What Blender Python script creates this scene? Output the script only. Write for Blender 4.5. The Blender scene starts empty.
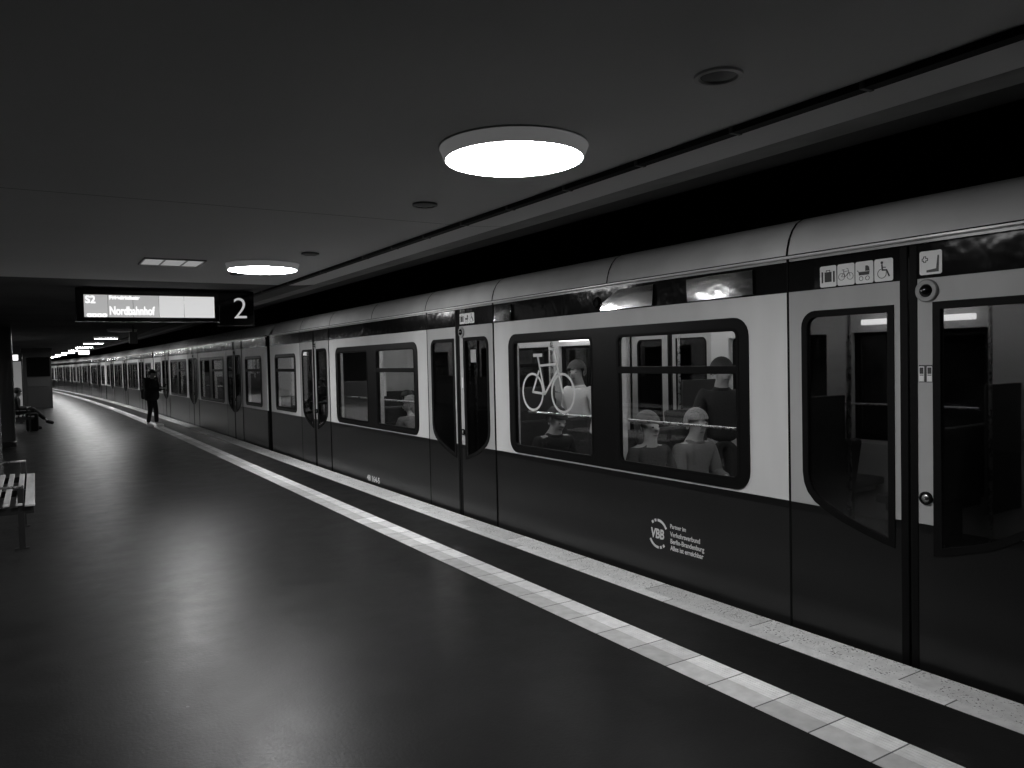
import bpy, bmesh, math, random
from mathutils import Vector, Matrix
random.seed(7)
sc = bpy.context.scene
COL = sc.collection
PI = math.pi

# ------------------------------------------------------------------ materials
def new_mat(name):
    m = bpy.data.materials.new(name); m.use_nodes = True
    nt = m.node_tree
    return m, nt, nt.nodes['Principled BSDF']
def g3(v): return (v, v, v, 1.0)
def N(nt, kind, **kw):
    n = nt.nodes.new(kind)
    for k, v in kw.items(): setattr(n, k, v)
    return n
def mat(name, base, rough=.5, metal=0.0, spec=.5, var=0.0, vscale=8.0, bump=0.0, bscale=40.0, rvar=0.0, stretch=(1,1,1), detail=4.0):
    m, nt, b = new_mat(name)
    b.inputs['Base Color'].default_value = g3(base)
    b.inputs['Roughness'].default_value = rough
    b.inputs['Metallic'].default_value = metal
    b.inputs['Specular IOR Level'].default_value = spec
    if var or bump or rvar:
        tc = N(nt, 'ShaderNodeTexCoord'); mp = N(nt, 'ShaderNodeMapping')
        mp.inputs['Scale'].default_value = stretch
        nt.links.new(tc.outputs['Object'], mp.inputs['Vector'])
        if var or rvar:
            no = N(nt, 'ShaderNodeTexNoise'); no.inputs['Scale'].default_value = vscale; no.inputs['Detail'].default_value = detail
            nt.links.new(mp.outputs[0], no.inputs['Vector'])
            if var:
                mr = N(nt, 'ShaderNodeMapRange'); mr.inputs['From Min'].default_value = .3; mr.inputs['From Max'].default_value = .7
                mr.inputs['To Min'].default_value = base*(1-var); mr.inputs['To Max'].default_value = base*(1+var)
                nt.links.new(no.outputs['Fac'], mr.inputs['Value'])
                nt.links.new(mr.outputs[0], b.inputs['Base Color'])
            if rvar:
                mr = N(nt, 'ShaderNodeMapRange'); mr.inputs['From Min'].default_value = .3; mr.inputs['From Max'].default_value = .7
                mr.inputs['To Min'].default_value = max(.02, rough-rvar); mr.inputs['To Max'].default_value = rough+rvar
                nt.links.new(no.outputs['Fac'], mr.inputs['Value'])
                nt.links.new(mr.outputs[0], b.inputs['Roughness'])
        if bump:
            n2 = N(nt, 'ShaderNodeTexNoise'); n2.inputs['Scale'].default_value = bscale; n2.inputs['Detail'].default_value = 3
            nt.links.new(mp.outputs[0], n2.inputs['Vector'])
            bp = N(nt, 'ShaderNodeBump'); bp.inputs['Strength'].default_value = bump; bp.inputs['Distance'].default_value = .02
            nt.links.new(n2.outputs['Fac'], bp.inputs['Height'])
            nt.links.new(bp.outputs[0], b.inputs['Normal'])
    return m
def emis(name, strength, base=.8):
    m, nt, b = new_mat(name)
    b.inputs['Base Color'].default_value = g3(base)
    b.inputs['Emission Color'].default_value = (1, 1, 1, 1)
    b.inputs['Emission Strength'].default_value = strength
    return m
def math_node(nt, op, a, bb=None, c=None):
    n = N(nt, 'ShaderNodeMath', operation=op)
    for i, v in enumerate((a, bb, c)):
        if v is None: continue
        if isinstance(v, (int, float)): n.inputs[i].default_value = v
        else: nt.links.new(v, n.inputs[i])
    return n.outputs[0]

LAMP = 85.0
M = {}
M['lamp_on'] = emis('lamp_diffuser_lit', LAMP)
M['lamp_low'] = emis('lamp_diffuser_dimmed', 54.0)
M['lamp_off'] = mat('lamp_diffuser_unlit', .55, .4)
M['rim'] = mat('lamp_rim', .55, .45)
M['rim_glow'] = emis('lamp_rim_glow', .075, .6)  # faint emission put into the rim in place of glow around the diffuser
M['black'] = mat('black_rubber', .003, .6, spec=.10)
M['blackgloss'] = mat('black_gloss', .004, .05)
M['framegloss'] = mat('window_frame_black', .004, .4, spec=.12)
M['bandfoil'] = mat('band_foil', .30, .09, metal=1.0, bump=.16, bscale=3.4, var=.3, vscale=2, stretch=(.5, 1.0, 1))
M['dark'] = mat('dark_metal', .02, .35)
M['steel'] = mat('steel', .45, .28, metal=1.0, rvar=.06, vscale=20)
M['grey'] = mat('grey_paint', .22, .4)
M['white'] = mat('white_film', .75, .4)
M['symbol'] = mat('dark_print', .03, .5)
M['fade'] = mat('faded_print', .3, .5)
M['ceil_dark'] = mat('tunnel_plaster_and_shade', .02, .9)
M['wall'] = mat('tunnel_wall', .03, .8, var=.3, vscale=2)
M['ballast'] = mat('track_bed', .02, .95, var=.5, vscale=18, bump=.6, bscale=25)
M['interior'] = mat('car_lining', .48, .5)
M['carfloor'] = mat('car_floor', .05, .5)
M['seatfab'] = mat('seat_fabric', .028, .85, var=.5, vscale=45)
M['seatshell'] = mat('seat_shell', .035, .45)
M['strip'] = emis('car_light', 7.0)
M['skin'] = mat('skin', .36, .55)
M['hair_dark'] = mat('hair_dark', .012, .5, bump=.5, bscale=120)
M['hair_fair'] = mat('hair_fair', .20, .5, var=.4, vscale=60, bump=.6, bscale=120)
M['hair_grey'] = mat('hair_grey', .09, .5, var=.4, vscale=60, bump=.6, bscale=120)
M['cloth_black'] = mat('cloth_black', .010, .85, bump=.3, bscale=60)
M['cloth_dark'] = mat('cloth_dark', .025, .85, bump=.3, bscale=60)
M['cloth_mid'] = mat('cloth_mid', .12, .85, bump=.3, bscale=60)
M['cloth_white'] = mat('cloth_white', .75, .85, bump=.4, bscale=40)
M['shoe'] = mat('shoe_light', .8, .6)
M['eye'] = mat('eye', .02, .2)
M['lip'] = mat('lip', .15, .5)
M['slat'] = mat('bench_slat', .50, .45, var=.25, vscale=14, stretch=(1, .1, 1))
M['kiosk'] = mat('kiosk_panel', .010, .5)
M['kiosk_band'] = mat('kiosk_band', .03, .5)
M['text'] = emis('board_text', 1.3)
M['screen_a'] = emis('board_screen', .38, .3)
M['screen_b'] = emis('board_screen_bright', .60, .3)
M['numeral'] = emis('numeral', .38, .6)
M['case'] = emis('case_panel', .10, .4)
M['case_top'] = emis('case_header', 2.2, .6)
M['roof'] = mat('roof_paint', .80, .30, var=.08, vscale=3, spec=.6)
M['tile_fix'] = emis('fixture_panel', .24, .5)

# platform asphalt: worn, slightly glossy
def floor_mat():
    m, nt, b = new_mat('asphalt')
    tc = N(nt, 'ShaderNodeTexCoord')
    n1 = N(nt, 'ShaderNodeTexNoise'); n1.inputs['Scale'].default_value = .9; n1.inputs['Detail'].default_value = 7; n1.inputs['Roughness'].default_value = .62
    n2 = N(nt, 'ShaderNodeTexNoise'); n2.inputs['Scale'].default_value = 55; n2.inputs['Detail'].default_value = 4
    n3 = N(nt, 'ShaderNodeTexNoise'); n3.inputs['Scale'].default_value = 3.2; n3.inputs['Detail'].default_value = 9; n3.inputs['Roughness'].default_value = .7
    vo = N(nt, 'ShaderNodeTexVoronoi'); vo.inputs['Scale'].default_value = 2.2
    for n in (n1, n2, n3, vo): nt.links.new(tc.outputs['Object'], n.inputs['Vector'])
    a = math_node(nt, 'MULTIPLY_ADD', n1.outputs['Fac'], .010, .001)
    a = math_node(nt, 'MULTIPLY_ADD', n2.outputs['Fac'], .006, a)
    spot = math_node(nt, 'LESS_THAN', vo.outputs['Distance'], .022)
    a = math_node(nt, 'MULTIPLY_ADD', spot, .05, a)
    nt.links.new(a, b.inputs['Base Color'])
    r = math_node(nt, 'MULTIPLY_ADD', n3.outputs['Fac'], .26, .25)
    nt.links.new(r, b.inputs['Roughness'])
    b.inputs['Specular IOR Level'].default_value = .17
    bp = N(nt, 'ShaderNodeBump'); bp.inputs['Strength'].default_value = .25; bp.inputs['Distance'].default_value = .006
    h = math_node(nt, 'MULTIPLY_ADD', n2.outputs['Fac'], .5, n3.outputs['Fac'])
    nt.links.new(h, bp.inputs['Height']); nt.links.new(bp.outputs[0], b.inputs['Normal'])
    return m
M['asphalt'] = floor_mat()
# paving rows: joints every PITCH metres along the platform, optional fine ribs
def paving(name, base, pitch, off, ribs=False, speck=0.0):
    m, nt, b = new_mat(name)
    tc = N(nt, 'ShaderNodeTexCoord'); sx = N(nt, 'ShaderNodeSeparateXYZ')
    nt.links.new(tc.outputs['Object'], sx.inputs[0])
    t = math_node(nt, 'DIVIDE', math_node(nt, 'SUBTRACT', sx.outputs['Y'], off), pitch)
    fr = math_node(nt, 'FRACT', t); fl = math_node(nt, 'FLOOR', t)
    joint = math_node(nt, 'LESS_THAN', fr, .014/pitch*.6)
    wn = N(nt, 'ShaderNodeTexWhiteNoise', noise_dimensions='1D'); nt.links.new(fl, wn.inputs['W'])
    n1 = N(nt, 'ShaderNodeTexNoise'); n1.inputs['Scale'].default_value = 14; n1.inputs['Detail'].default_value = 6
    nt.links.new(tc.outputs['Object'], n1.inputs['Vector'])
    v = math_node(nt, 'MULTIPLY_ADD', wn.outputs['Value'], .30, .78)
    v = math_node(nt, 'MULTIPLY', v, math_node(nt, 'MULTIPLY_ADD', n1.outputs['Fac'], .6, .7))
    v = math_node(nt, 'MULTIPLY', v, base)
    if speck:
        n2 = N(nt, 'ShaderNodeTexNoise'); n2.inputs['Scale'].default_value = 70; n2.inputs['Detail'].default_value = 2
        n3 = N(nt, 'ShaderNodeTexNoise'); n3.inputs['Scale'].default_value = 7; n3.inputs['Detail'].default_value = 3
        for n in (n2, n3): nt.links.new(tc.outputs['Object'], n.inputs['Vector'])
        s = math_node(nt, 'GREATER_THAN', math_node(nt, 'MULTIPLY_ADD', n3.outputs['Fac'], .45, n2.outputs['Fac']), .865)
        v = math_node(nt, 'MULTIPLY', v, math_node(nt, 'MULTIPLY_ADD', s, -speck, 1.0))
    v = math_node(nt, 'MULTIPLY', v, math_node(nt, 'MULTIPLY_ADD', joint, -.85, 1.0))
    nt.links.new(v, b.inputs['Base Color'])
    b.inputs['Roughness'].default_value = .6
    if ribs:
        w = math_node(nt, 'SINE', math_node(nt, 'MULTIPLY', sx.outputs['X'], 2*PI/.022))
        bp = N(nt, 'ShaderNodeBump'); bp.inputs['Strength'].default_value = .35; bp.inputs['Distance'].default_value = .004
        nt.links.new(w, bp.inputs['Height']); nt.links.new(bp.outputs[0], b.inputs['Normal'])
    return m
M['pave_smooth'] = paving('guide_paving_smooth', .52, .314, 1.945)
M['pave_rib'] = paving('guide_paving_ribbed', .78, .314, 1.945, ribs=True)
M['edge_a'] = paving('edge_stone_inner', .78, 1.0, 2.06, speck=.25)
M['edge_b'] = paving('edge_stone_outer', .76, 1.0, 2.36, speck=.8)
# ceiling: plaster panels with fine cross joints
def ceiling_mat():
    m, nt, b = new_mat('ceiling_panels')
    tc = N(nt, 'ShaderNodeTexCoord'); sx = N(nt, 'ShaderNodeSeparateXYZ')
    nt.links.new(tc.outputs['Object'], sx.inputs[0])
    fr = math_node(nt, 'FRACT', math_node(nt, 'DIVIDE', math_node(nt, 'SUBTRACT', sx.outputs['Y'], 5.09), 4.78))
    joint = math_node(nt, 'LESS_THAN', fr, .0025)
    n1 = N(nt, 'ShaderNodeTexNoise'); n1.inputs['Scale'].default_value = .8; n1.inputs['Detail'].default_value = 4
    nt.links.new(tc.outputs['Object'], n1.inputs['Vector'])
    v = math_node(nt, 'MULTIPLY_ADD', n1.outputs['Fac'], .10, .66)
    v = math_node(nt, 'MULTIPLY', v, math_node(nt, 'MULTIPLY_ADD', joint, -.6, 1.0))
    nt.links.new(v, b.inputs['Base Color']); b.inputs['Roughness'].default_value = .85
    b.inputs['Specular IOR Level'].default_value = .2
    return m
M['ceiling'] = ceiling_mat()
# train paint by height: dark waist-down, black line, light window zone, glossy dark band, light cant rail
def livery(name='two_tone_livery', light=.60, low=.014):
    m, nt, b = new_mat(name)
    tc = N(nt, 'ShaderNodeTexCoord'); sx = N(nt, 'ShaderNodeSeparateXYZ')
    nt.links.new(tc.outputs['Object'], sx.inputs[0]); z = sx.outputs['Z']
    def step(h): return math_node(nt, 'GREATER_THAN', z, h)
    n1 = N(nt, 'ShaderNodeTexNoise'); n1.inputs['Scale'].default_value = 3; n1.inputs['Detail'].default_value = 5
    mp = N(nt, 'ShaderNodeMapping'); mp.inputs['Scale'].default_value = (1, 1, .25)
    nt.links.new(tc.outputs['Object'], mp.inputs[0]); nt.links.new(mp.outputs[0], n1.inputs['Vector'])
    levels = [(.745, .004-low), (.795, light-.004), (2.14, .008-light), (2.335, .42-.008), (2.362, .006-.42)]
    v = low
    for h, d in levels: v = math_node(nt, 'MULTIPLY_ADD', step(h), d, v)
    v = math_node(nt, 'MULTIPLY', v, math_node(nt, 'MULTIPLY_ADD', n1.outputs['Fac'], .34, .83))
    nt.links.new(v, b.inputs['Base Color'])
    r = .30
    for h, d in [(.795, .12), (2.14, -.30), (2.335, .15)]: r = math_node(nt, 'MULTIPLY_ADD', step(h), d, r)
    nt.links.new(r, b.inputs['Roughness'])
    nt.links.new(math_node(nt, 'MULTIPLY_ADD', step(2.14), -.30, math_node(nt, 'MULTIPLY_ADD', step(2.335), .30, .35)), b.inputs['Specular IOR Level'])
    # the film on the upper band is slightly wavy
    n2 = N(nt, 'ShaderNodeTexNoise'); n2.inputs['Scale'].default_value = 2.6; n2.inputs['Detail'].default_value = 3
    m2 = N(nt, 'ShaderNodeMapping'); m2.inputs['Scale'].default_value = (1, 1.6, 1.2)
    nt.links.new(tc.outputs['Object'], m2.inputs[0]); nt.links.new(m2.outputs[0], n2.inputs['Vector'])
    bp = N(nt, 'ShaderNodeBump'); bp.inputs['Distance'].default_value = .03
    nt.links.new(math_node(nt, 'MULTIPLY_ADD', step(2.14), .22, .03), bp.inputs['Strength'])
    nt.links.new(n2.outputs['Fac'], bp.inputs['Height']); nt.links.new(bp.outputs[0], b.inputs['Normal'])
    return m
M['livery'] = livery()
M['livery_door'] = livery('two_tone_livery_door', .36, .009)
def glass(name, tint, ior=1.5):
    m, nt, b = new_mat(name); nt.nodes.remove(b)
    out = nt.nodes['Material Output']
    tr = N(nt, 'ShaderNodeBsdfTransparent'); tr.inputs[0].default_value = g3(tint)
    gl = N(nt, 'ShaderNodeBsdfGlossy'); gl.inputs['Roughness'].default_value = .02; gl.inputs['Color'].default_value = g3(.9)
    fr = N(nt, 'ShaderNodeFresnel'); fr.inputs['IOR'].default_value = ior
    mx = N(nt, 'ShaderNodeMixShader')
    ge = N(nt, 'ShaderNodeNewGeometry')
    nt.links.new(math_node(nt, 'MULTIPLY_ADD', ge.outputs['Backfacing'], 1/ior-ior, ior), fr.inputs['IOR'])
    nt.links.new(fr.outputs[0], mx.inputs[0]); nt.links.new(tr.outputs[0], mx.inputs[1]); nt.links.new(gl.outputs[0], mx.inputs[2])
    nt.links.new(mx.outputs[0], out.inputs['Surface'])
    return m
M['glass'] = glass('window_glass', .86)
M['doorglass'] = glass('door_glass', .36)

# ------------------------------------------------------------------ mesh helpers
class MB:
    def __init__(s): s.bm = bmesh.new(); s.mats = []; s.mi = 0; s.bev = False
    def m(s, name):
        if name not in s.mats: s.mats.append(name)
        s.mi = s.mats.index(name); return s
    def _fin(s, faces):
        for f in faces: f.material_index = s.mi
    def box(s, x0, x1, y0, y1, z0, z1, bev=0, mtx=None):
        r = bmesh.ops.create_cube(s.bm, size=1)
        vs = r['verts']
        for v in vs: v.co = Vector(((x0+x1)/2+v.co.x*(x1-x0), (y0+y1)/2+v.co.y*(y1-y0), (z0+z1)/2+v.co.z*(z1-z0)))
        fs = {f for v in vs for f in v.link_faces}; s._fin(fs)
        if bev:
            s.bev = True
            es = list({e for v in vs for e in v.link_edges})
            rr = bmesh.ops.bevel(s.bm, geom=es, offset=bev, segments=2, affect='EDGES', profile=.5)
            s._fin(rr['faces']); vs = list({v for f in rr['faces'] for v in f.verts} | {v for v in vs if v.is_valid})
        if mtx is not None:
            for v in vs: v.co = mtx @ v.co
        return s
    def tube(s, pts, r, n=10, cap=True):
        pts = [Vector(p) for p in pts]; rs = r if isinstance(r, (list, tuple)) else [r]*len(pts)
        rings = []; ref = None
        for i, p in enumerate(pts):
            t = (pts[min(i+1, len(pts)-1)]-pts[max(i-1, 0)]).normalized()
            if ref is None: ref = Vector((0, 0, 1)) if abs(t.z) < .9 else Vector((1, 0, 0))
            a = (ref - t*ref.dot(t)).normalized(); ref = a; bb = t.cross(a)
            rings.append([s.bm.verts.new(p+(a*math.cos(2*PI*k/n)+bb*math.sin(2*PI*k/n))*rs[i]) for k in range(n)])
        fs = []
        for q, w in zip(rings, rings[1:]):
            for k in range(n): fs.append(s.bm.faces.new((q[k], q[(k+1) % n], w[(k+1) % n], w[k])))
        if cap: fs += [s.bm.faces.new(rings[0][::-1]), s.bm.faces.new(rings[-1])]
        s._fin(fs); return s
    def lathe(s, prof, n=48, c=(0, 0, 0), axis='z'):
        rings = []
        for (r, z) in prof:
            row = []
            for k in range(n if r > 1e-6 else 1):
                a = 2*PI*k/n; q = (r*math.cos(a), r*math.sin(a), z)
                if axis == 'x': q = (q[2], q[0], q[1])
                row.append(s.bm.verts.new((c[0]+q[0], c[1]+q[1], c[2]+q[2])))
            rings.append(row)
        fs = []
        for q, w in zip(rings, rings[1:]):
            if len(q) == 1 and len(w) == 1: continue
            for k in range(n):
                k2 = (k+1) % n
                if len(q) == 1: fs.append(s.bm.faces.new((q[0], w[k2], w[k])))
                elif len(w) == 1: fs.append(s.bm.faces.new((q[k], q[k2], w[0])))
                else: fs.append(s.bm.faces.new((q[k], q[k2], w[k2], w[k])))
        s._fin(fs); return s
    def ellipsoid(s, c, r, mtx=None, u=20, v=14):
        rr = bmesh.ops.create_uvsphere(s.bm, u_segments=u, v_segments=v, radius=1)
        for q in rr['verts']:
            p = Vector((q.co.x*r[0], q.co.y*r[1], q.co.z*r[2]))
            if mtx is not None: p = mtx @ p
            q.co = p+Vector(c)
        s._fin({f for q in rr['verts'] for f in q.link_faces}); return s
    def sweep(s, prof_at, ys, closed=False):
        rows = [[s.bm.verts.new(p) for p in prof_at(y)] for y in ys]
        fs = []; n = len(rows[0])
        for q, w in zip(rows, rows[1:]):
            for k in range(n if closed else n-1):
                k2 = (k+1) % n; fs.append(s.bm.faces.new((q[k], w[k], w[k2], q[k2])))
        if closed: fs += [s.bm.faces.new(rows[0]), s.bm.faces.new(rows[-1][::-1])]
        s._fin(fs); return rows
    def poly(s, pts, th):           # flat outline in the XY plane, thickness th along +z
        a = [s.bm.verts.new((p[0], p[1], 0)) for p in pts]; b = [s.bm.verts.new((p[0], p[1], th)) for p in pts]
        n = len(pts)
        fs = [s.bm.faces.new(a[::-1]), s.bm.faces.new(b)]
        for k in range(n): fs.append(s.bm.faces.new((a[k], a[(k+1) % n], b[(k+1) % n], b[k])))
        s._fin(fs); return s
    def stroke(s, pts, w, th, closed=False):
        n = len(pts)
        for k in range(n if closed else n-1):
            p, q = Vector(pts[k]), Vector(pts[(k+1) % n]); d = (q-p)
            if d.length < 1e-7: continue
            d = d.normalized()*w/2; o = Vector((-d.y, d.x))
            e = d*.6
            s.poly([(p-e+o)[:], (p-e-o)[:], (q+e-o)[:], (q+e+o)[:]][::-1] if False else [(p-e-o)[:], (q+e-o)[:], (q+e+o)[:], (p-e+o)[:]], th)
        return s
    def arc(s, c, r, w, th, a0=0, a1=360, n=40, sx=1.0, sy=1.0):
        for k in range(n):
            t0 = math.radians(a0+(a1-a0)*k/n); t1 = math.radians(a0+(a1-a0)*(k+1)/n)
            P = lambda t, q: (c[0]+q*sx*math.cos(t), c[1]+q*sy*math.sin(t))
            s.poly([P(t0, r-w/2), P(t0, r+w/2), P(t1, r+w/2), P(t1, r-w/2)], th)
        return s
    def disc(s, c, r, th, n=20): return s.poly([(c[0]+r*math.cos(2*PI*k/n), c[1]+r*math.sin(2*PI*k/n)) for k in range(n)], th)
    def mesh(s, name, smooth=True):
        bmesh.ops.recalc_face_normals(s.bm, faces=s.bm.faces[:])
        me = bpy.data.meshes.new(name); s.bm.to_mesh(me); s.bm.free()
        for k in s.mats or ['grey']: me.materials.append(M[k])
        if smooth:
            me.polygons.foreach_set('use_smooth', [True]*len(me.polygons)); me.set_sharp_from_angle(angle=math.radians(20 if s.bev else 38))
        return me
    def build(s, name, parent=None, mtx=None, smooth=True): return link(name, s.mesh(name, smooth), parent, mtx)
def link(name, data, parent=None, mtx=None):
    o = bpy.data.objects.new(name, data); COL.objects.link(o)
    if parent is not None: o.parent = parent
    if mtx is not None: o.matrix_local = mtx
    return o
def tag(o, label=None, cat=None, group=None, kind=None):
    if label: o['label'] = label
    if cat: o['category'] = cat
    if group: o['group'] = group
    if kind: o['kind'] = kind
    return o
def thing(name, label, cat, loc=(0, 0, 0), rz=0, group=None):
    o = bpy.data.objects.new(name, None); COL.objects.link(o)
    o.location = loc; o.rotation_euler = (0, 0, rz); o.empty_display_size = .2
    return tag(o, label, cat, group)
def copy_tree(o, parent=None):
    c = o.copy(); COL.objects.link(c)
    if parent is not None: c.parent = parent
    for ch in [x for x in o.children]: copy_tree(ch, c)
    return c

def rrect(x0, x1, y0, y1, r, n=6):
    out = []
    for cx, cy, a in ((x1-r, y1-r, 0), (x0+r, y1-r, 90), (x0+r, y0+r, 180), (x1-r, y0+r, 270)):
        for k in range(n+1):
            t = math.radians(a+90*k/n); out.append((cx+r*math.cos(t), cy+r*math.sin(t)))
    return out
def inset(pts, d):
    n = len(pts)
    area = sum(pts[i][0]*pts[(i+1) % n][1]-pts[(i+1) % n][0]*pts[i][1] for i in range(n))
    sgn = 1 if area > 0 else -1; out = []
    for i in range(n):
        p, q, w = Vector(pts[i-1]), Vector(pts[i]), Vector(pts[(i+1) % n])
        a = (q-p).normalized(); b = (w-q).normalized()
        na = Vector((-a.y, a.x))*sgn; nb = Vector((-b.y, b.x))*sgn
        m = na+nb; L = m.length
        m = m/L if L > 1e-6 else na
        k = d/max(.35, m.dot(na)); out.append(tuple(q+m*k))
    return out
# flat plate with holes: outline and holes in (y, z), placed at x from x0 to x0+th
def plate(name, outline, holes, x0, th, mats, parent=None, mtx=None):
    cu = bpy.data.curves.new('plate_curve', 'CURVE'); cu.dimensions = '2D'; cu.fill_mode = 'BOTH'; cu.extrude = th/2
    for loop in [outline]+list(holes):
        sp = cu.splines.new('POLY'); sp.points.add(len(loop)-1); sp.use_cyclic_u = True
        for p, q in zip(sp.points, loop): p.co = (q[0], q[1], 0, 1)
    o = bpy.data.objects.new('plate_tmp', cu); COL.objects.link(o)
    dg = bpy.context.evaluated_depsgraph_get(); dg.update()
    me = bpy.data.meshes.new_from_object(o.evaluated_get(dg))
    bpy.data.objects.remove(o); bpy.data.curves.remove(cu)
    me.materials.clear()
    for k in mats: me.materials.append(M[k])
    for v in me.vertices: v.co = (x0+th/2+v.co.z, v.co.x, v.co.y)
    me.name = name
    bm = bmesh.new(); bm.from_mesh(me); bmesh.ops.remove_doubles(bm, verts=bm.verts[:], dist=1e-5)
    bmesh.ops.recalc_face_normals(bm, faces=bm.faces[:]); bm.to_mesh(me); bm.free()
    return link(name, me, parent, mtx)
def text_mesh(name, body, size, material, parent, mtx, ext=.0015, align='LEFT', sx=1.0, bold=0.0, shear=0.0):
    cu = bpy.data.curves.new('text_curve', 'FONT'); cu.body = body; cu.size = size; cu.extrude = ext; cu.align_x = align; cu.offset = bold; cu.shear = shear
    o = bpy.data.objects.new('text_tmp', cu); COL.objects.link(o)
    dg = bpy.context.evaluated_depsgraph_get(); dg.update()
    me = bpy.data.meshes.new_from_object(o.evaluated_get(dg))
    bpy.data.objects.remove(o); bpy.data.curves.remove(cu)
    me.materials.clear(); me.materials.append(M[material])
    for v in me.vertices: v.co.x *= sx
    me.name = name
    return link(name, me, parent, mtx)
# a frame for flat graphics on the platform side of a car: local X runs to -y, local Y up, normal to -x
def side_frame(x, y, z): return Matrix(((0, 0, -1, x), (-1, 0, 0, y), (0, 1, 0, z), (0, 0, 0, 1)))
# a frame for graphics facing the camera end of the platform (normal -y)
def front_frame(x, y, z): return Matrix(((1, 0, 0, x), (0, 0, -1, y), (0, 1, 0, z), (0, 0, 0, 1)))

# ------------------------------------------------------------------ alignment: straight, then a long left-hand curve
Y0, RAD = 16.4, 900.0
def bend(y): return -(y-Y0)**2/(2*RAD) if y > Y0 else 0.0
def heading(y): return math.atan((y-Y0)/RAD) if y > Y0 else 0.0
YS = [-9, -4, 0, 4, 8, 12, 16.4]+[16.4+4*k for k in range(1, 31)]
CEIL = 2.76
def slab(name, x0, x1, z0, z1, material, kind='structure', ys=YS):
    b = MB().m(material)
    b.sweep(lambda y: [(x0+bend(y), y, z0), (x0+bend(y), y, z1), (x1+bend(y), y, z1), (x1+bend(y), y, z0)], ys, closed=True)
    return tag(b.build(name, smooth=False), kind=kind)

# floor: main platform, dark strip between the two light bands, mirrored far side
fb = MB().m('asphalt')
for x0, x1 in ((-5.75, 2.969), (3.247, 3.748)):
    fb.sweep(lambda y: [(x0+bend(y), y, -.25), (x0+bend(y), y, 0), (x1+bend(y), y, 0), (x1+bend(y), y, -.25)], YS, closed=True)
tag(fb.build('floor', smooth=False), 'dark worn asphalt platform floor', kind='structure')
def two_row(name, xa, xb, xc, ma, mb_, label):
    b = MB()
    for x0, x1, mm in ((xa, xb-.0015, ma), (xb+.0015, xc, mb_)):
        b.m(mm); b.sweep(lambda y: [(x0+bend(y), y, -.2), (x0+bend(y), y, .002), (x1+bend(y), y, .002), (x1+bend(y), y, -.2)], YS, closed=True)
    o = b.build(name, smooth=False); tag(o, label, kind='structure'); return o
two_row('trim_1', 2.969, 3.117, 3.247, 'pave_smooth', 'pave_rib', 'pale two-row guide paving band along the platform')
two_row('trim_2', 3.748, 3.845, 4.062, 'edge_a', 'edge_b', 'pale speckled edge stones beside the train')
pb = MB().m('wall')
pb.sweep(lambda y: [(-5.7+bend(y), y, -1.1), (-5.7+bend(y), y, -.25), (3.95+bend(y), y, -.25), (3.95+bend(y), y, -1.1)], YS, closed=True)
tag(pb.build('platform_wall', smooth=False), kind='structure')
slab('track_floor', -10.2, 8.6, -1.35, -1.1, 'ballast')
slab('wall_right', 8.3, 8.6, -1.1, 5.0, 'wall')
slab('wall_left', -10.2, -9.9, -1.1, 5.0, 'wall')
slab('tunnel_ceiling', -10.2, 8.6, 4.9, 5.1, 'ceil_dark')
w = MB().m('wall'); w.box(-16, 10, YS[-1], YS[-1]+.3, -1.3, 5); tag(w.build('wall_far', mtx=Matrix.Translation((bend(YS[-1])*.8, 0, 0))), kind='structure')
w = MB().m('wall'); w.box(-10.2, 8.6, -9.3, -9, -1.3, 5); tag(w.build('wall_near'), kind='structure')
# suspended ceiling: flat over the platform, curling up over the tracks
XEDGE = 3.12
def ceil_prof(y):
    d = bend(y); p = []
    xe, R_ = 2.74, 3.6
    right = [(xe+R_*math.sin(math.radians(a)), CEIL+R_*(1-math.cos(math.radians(a)))) for a in range(0, 17, 2)]
    right = [q for q in right if q[0] < XEDGE]
    right.append((XEDGE, CEIL+R_-math.sqrt(R_**2-(XEDGE-xe)**2)))
    left = [(-1.7-x, z) for x, z in right][::-1]
    return [(x+d, y, z) for x, z in left+right]
M['ceiling_far'] = mat('ceiling_far_dark', .11, .9, spec=.1, var=.2, vscale=.8)  # far ceiling section has a darker base colour
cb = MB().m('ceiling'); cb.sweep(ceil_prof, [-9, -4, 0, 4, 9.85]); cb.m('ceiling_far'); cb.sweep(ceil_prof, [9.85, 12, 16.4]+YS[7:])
tag(cb.build('ceiling'), 'smooth dark grey suspended ceiling', kind='structure')

ze = ceil_prof(0)[-1][2]
M['shade_step'] = mat('margin_shade_tone', .26, .9, spec=.1, var=.25, vscale=1.5)  # mid tone painting the ceiling's fade into shade
for nm, sg in (('ceiling_shade_strips_right', 1), ('ceiling_shade_strips_left', -1)):
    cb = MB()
    for mm, q in (('shade_step', [(XEDGE, ze), (3.30, ze+.024), (3.46, ze+.049)]), ('ceil_dark', [(3.46, ze+.049), (4.2, ze+.20), (5.4, ze+.62), (8.3, 4.4)])):  # shade over the track put in as two darker strips
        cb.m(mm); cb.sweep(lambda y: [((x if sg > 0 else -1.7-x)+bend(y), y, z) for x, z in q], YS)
    tag(cb.build(nm), kind='structure')
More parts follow.
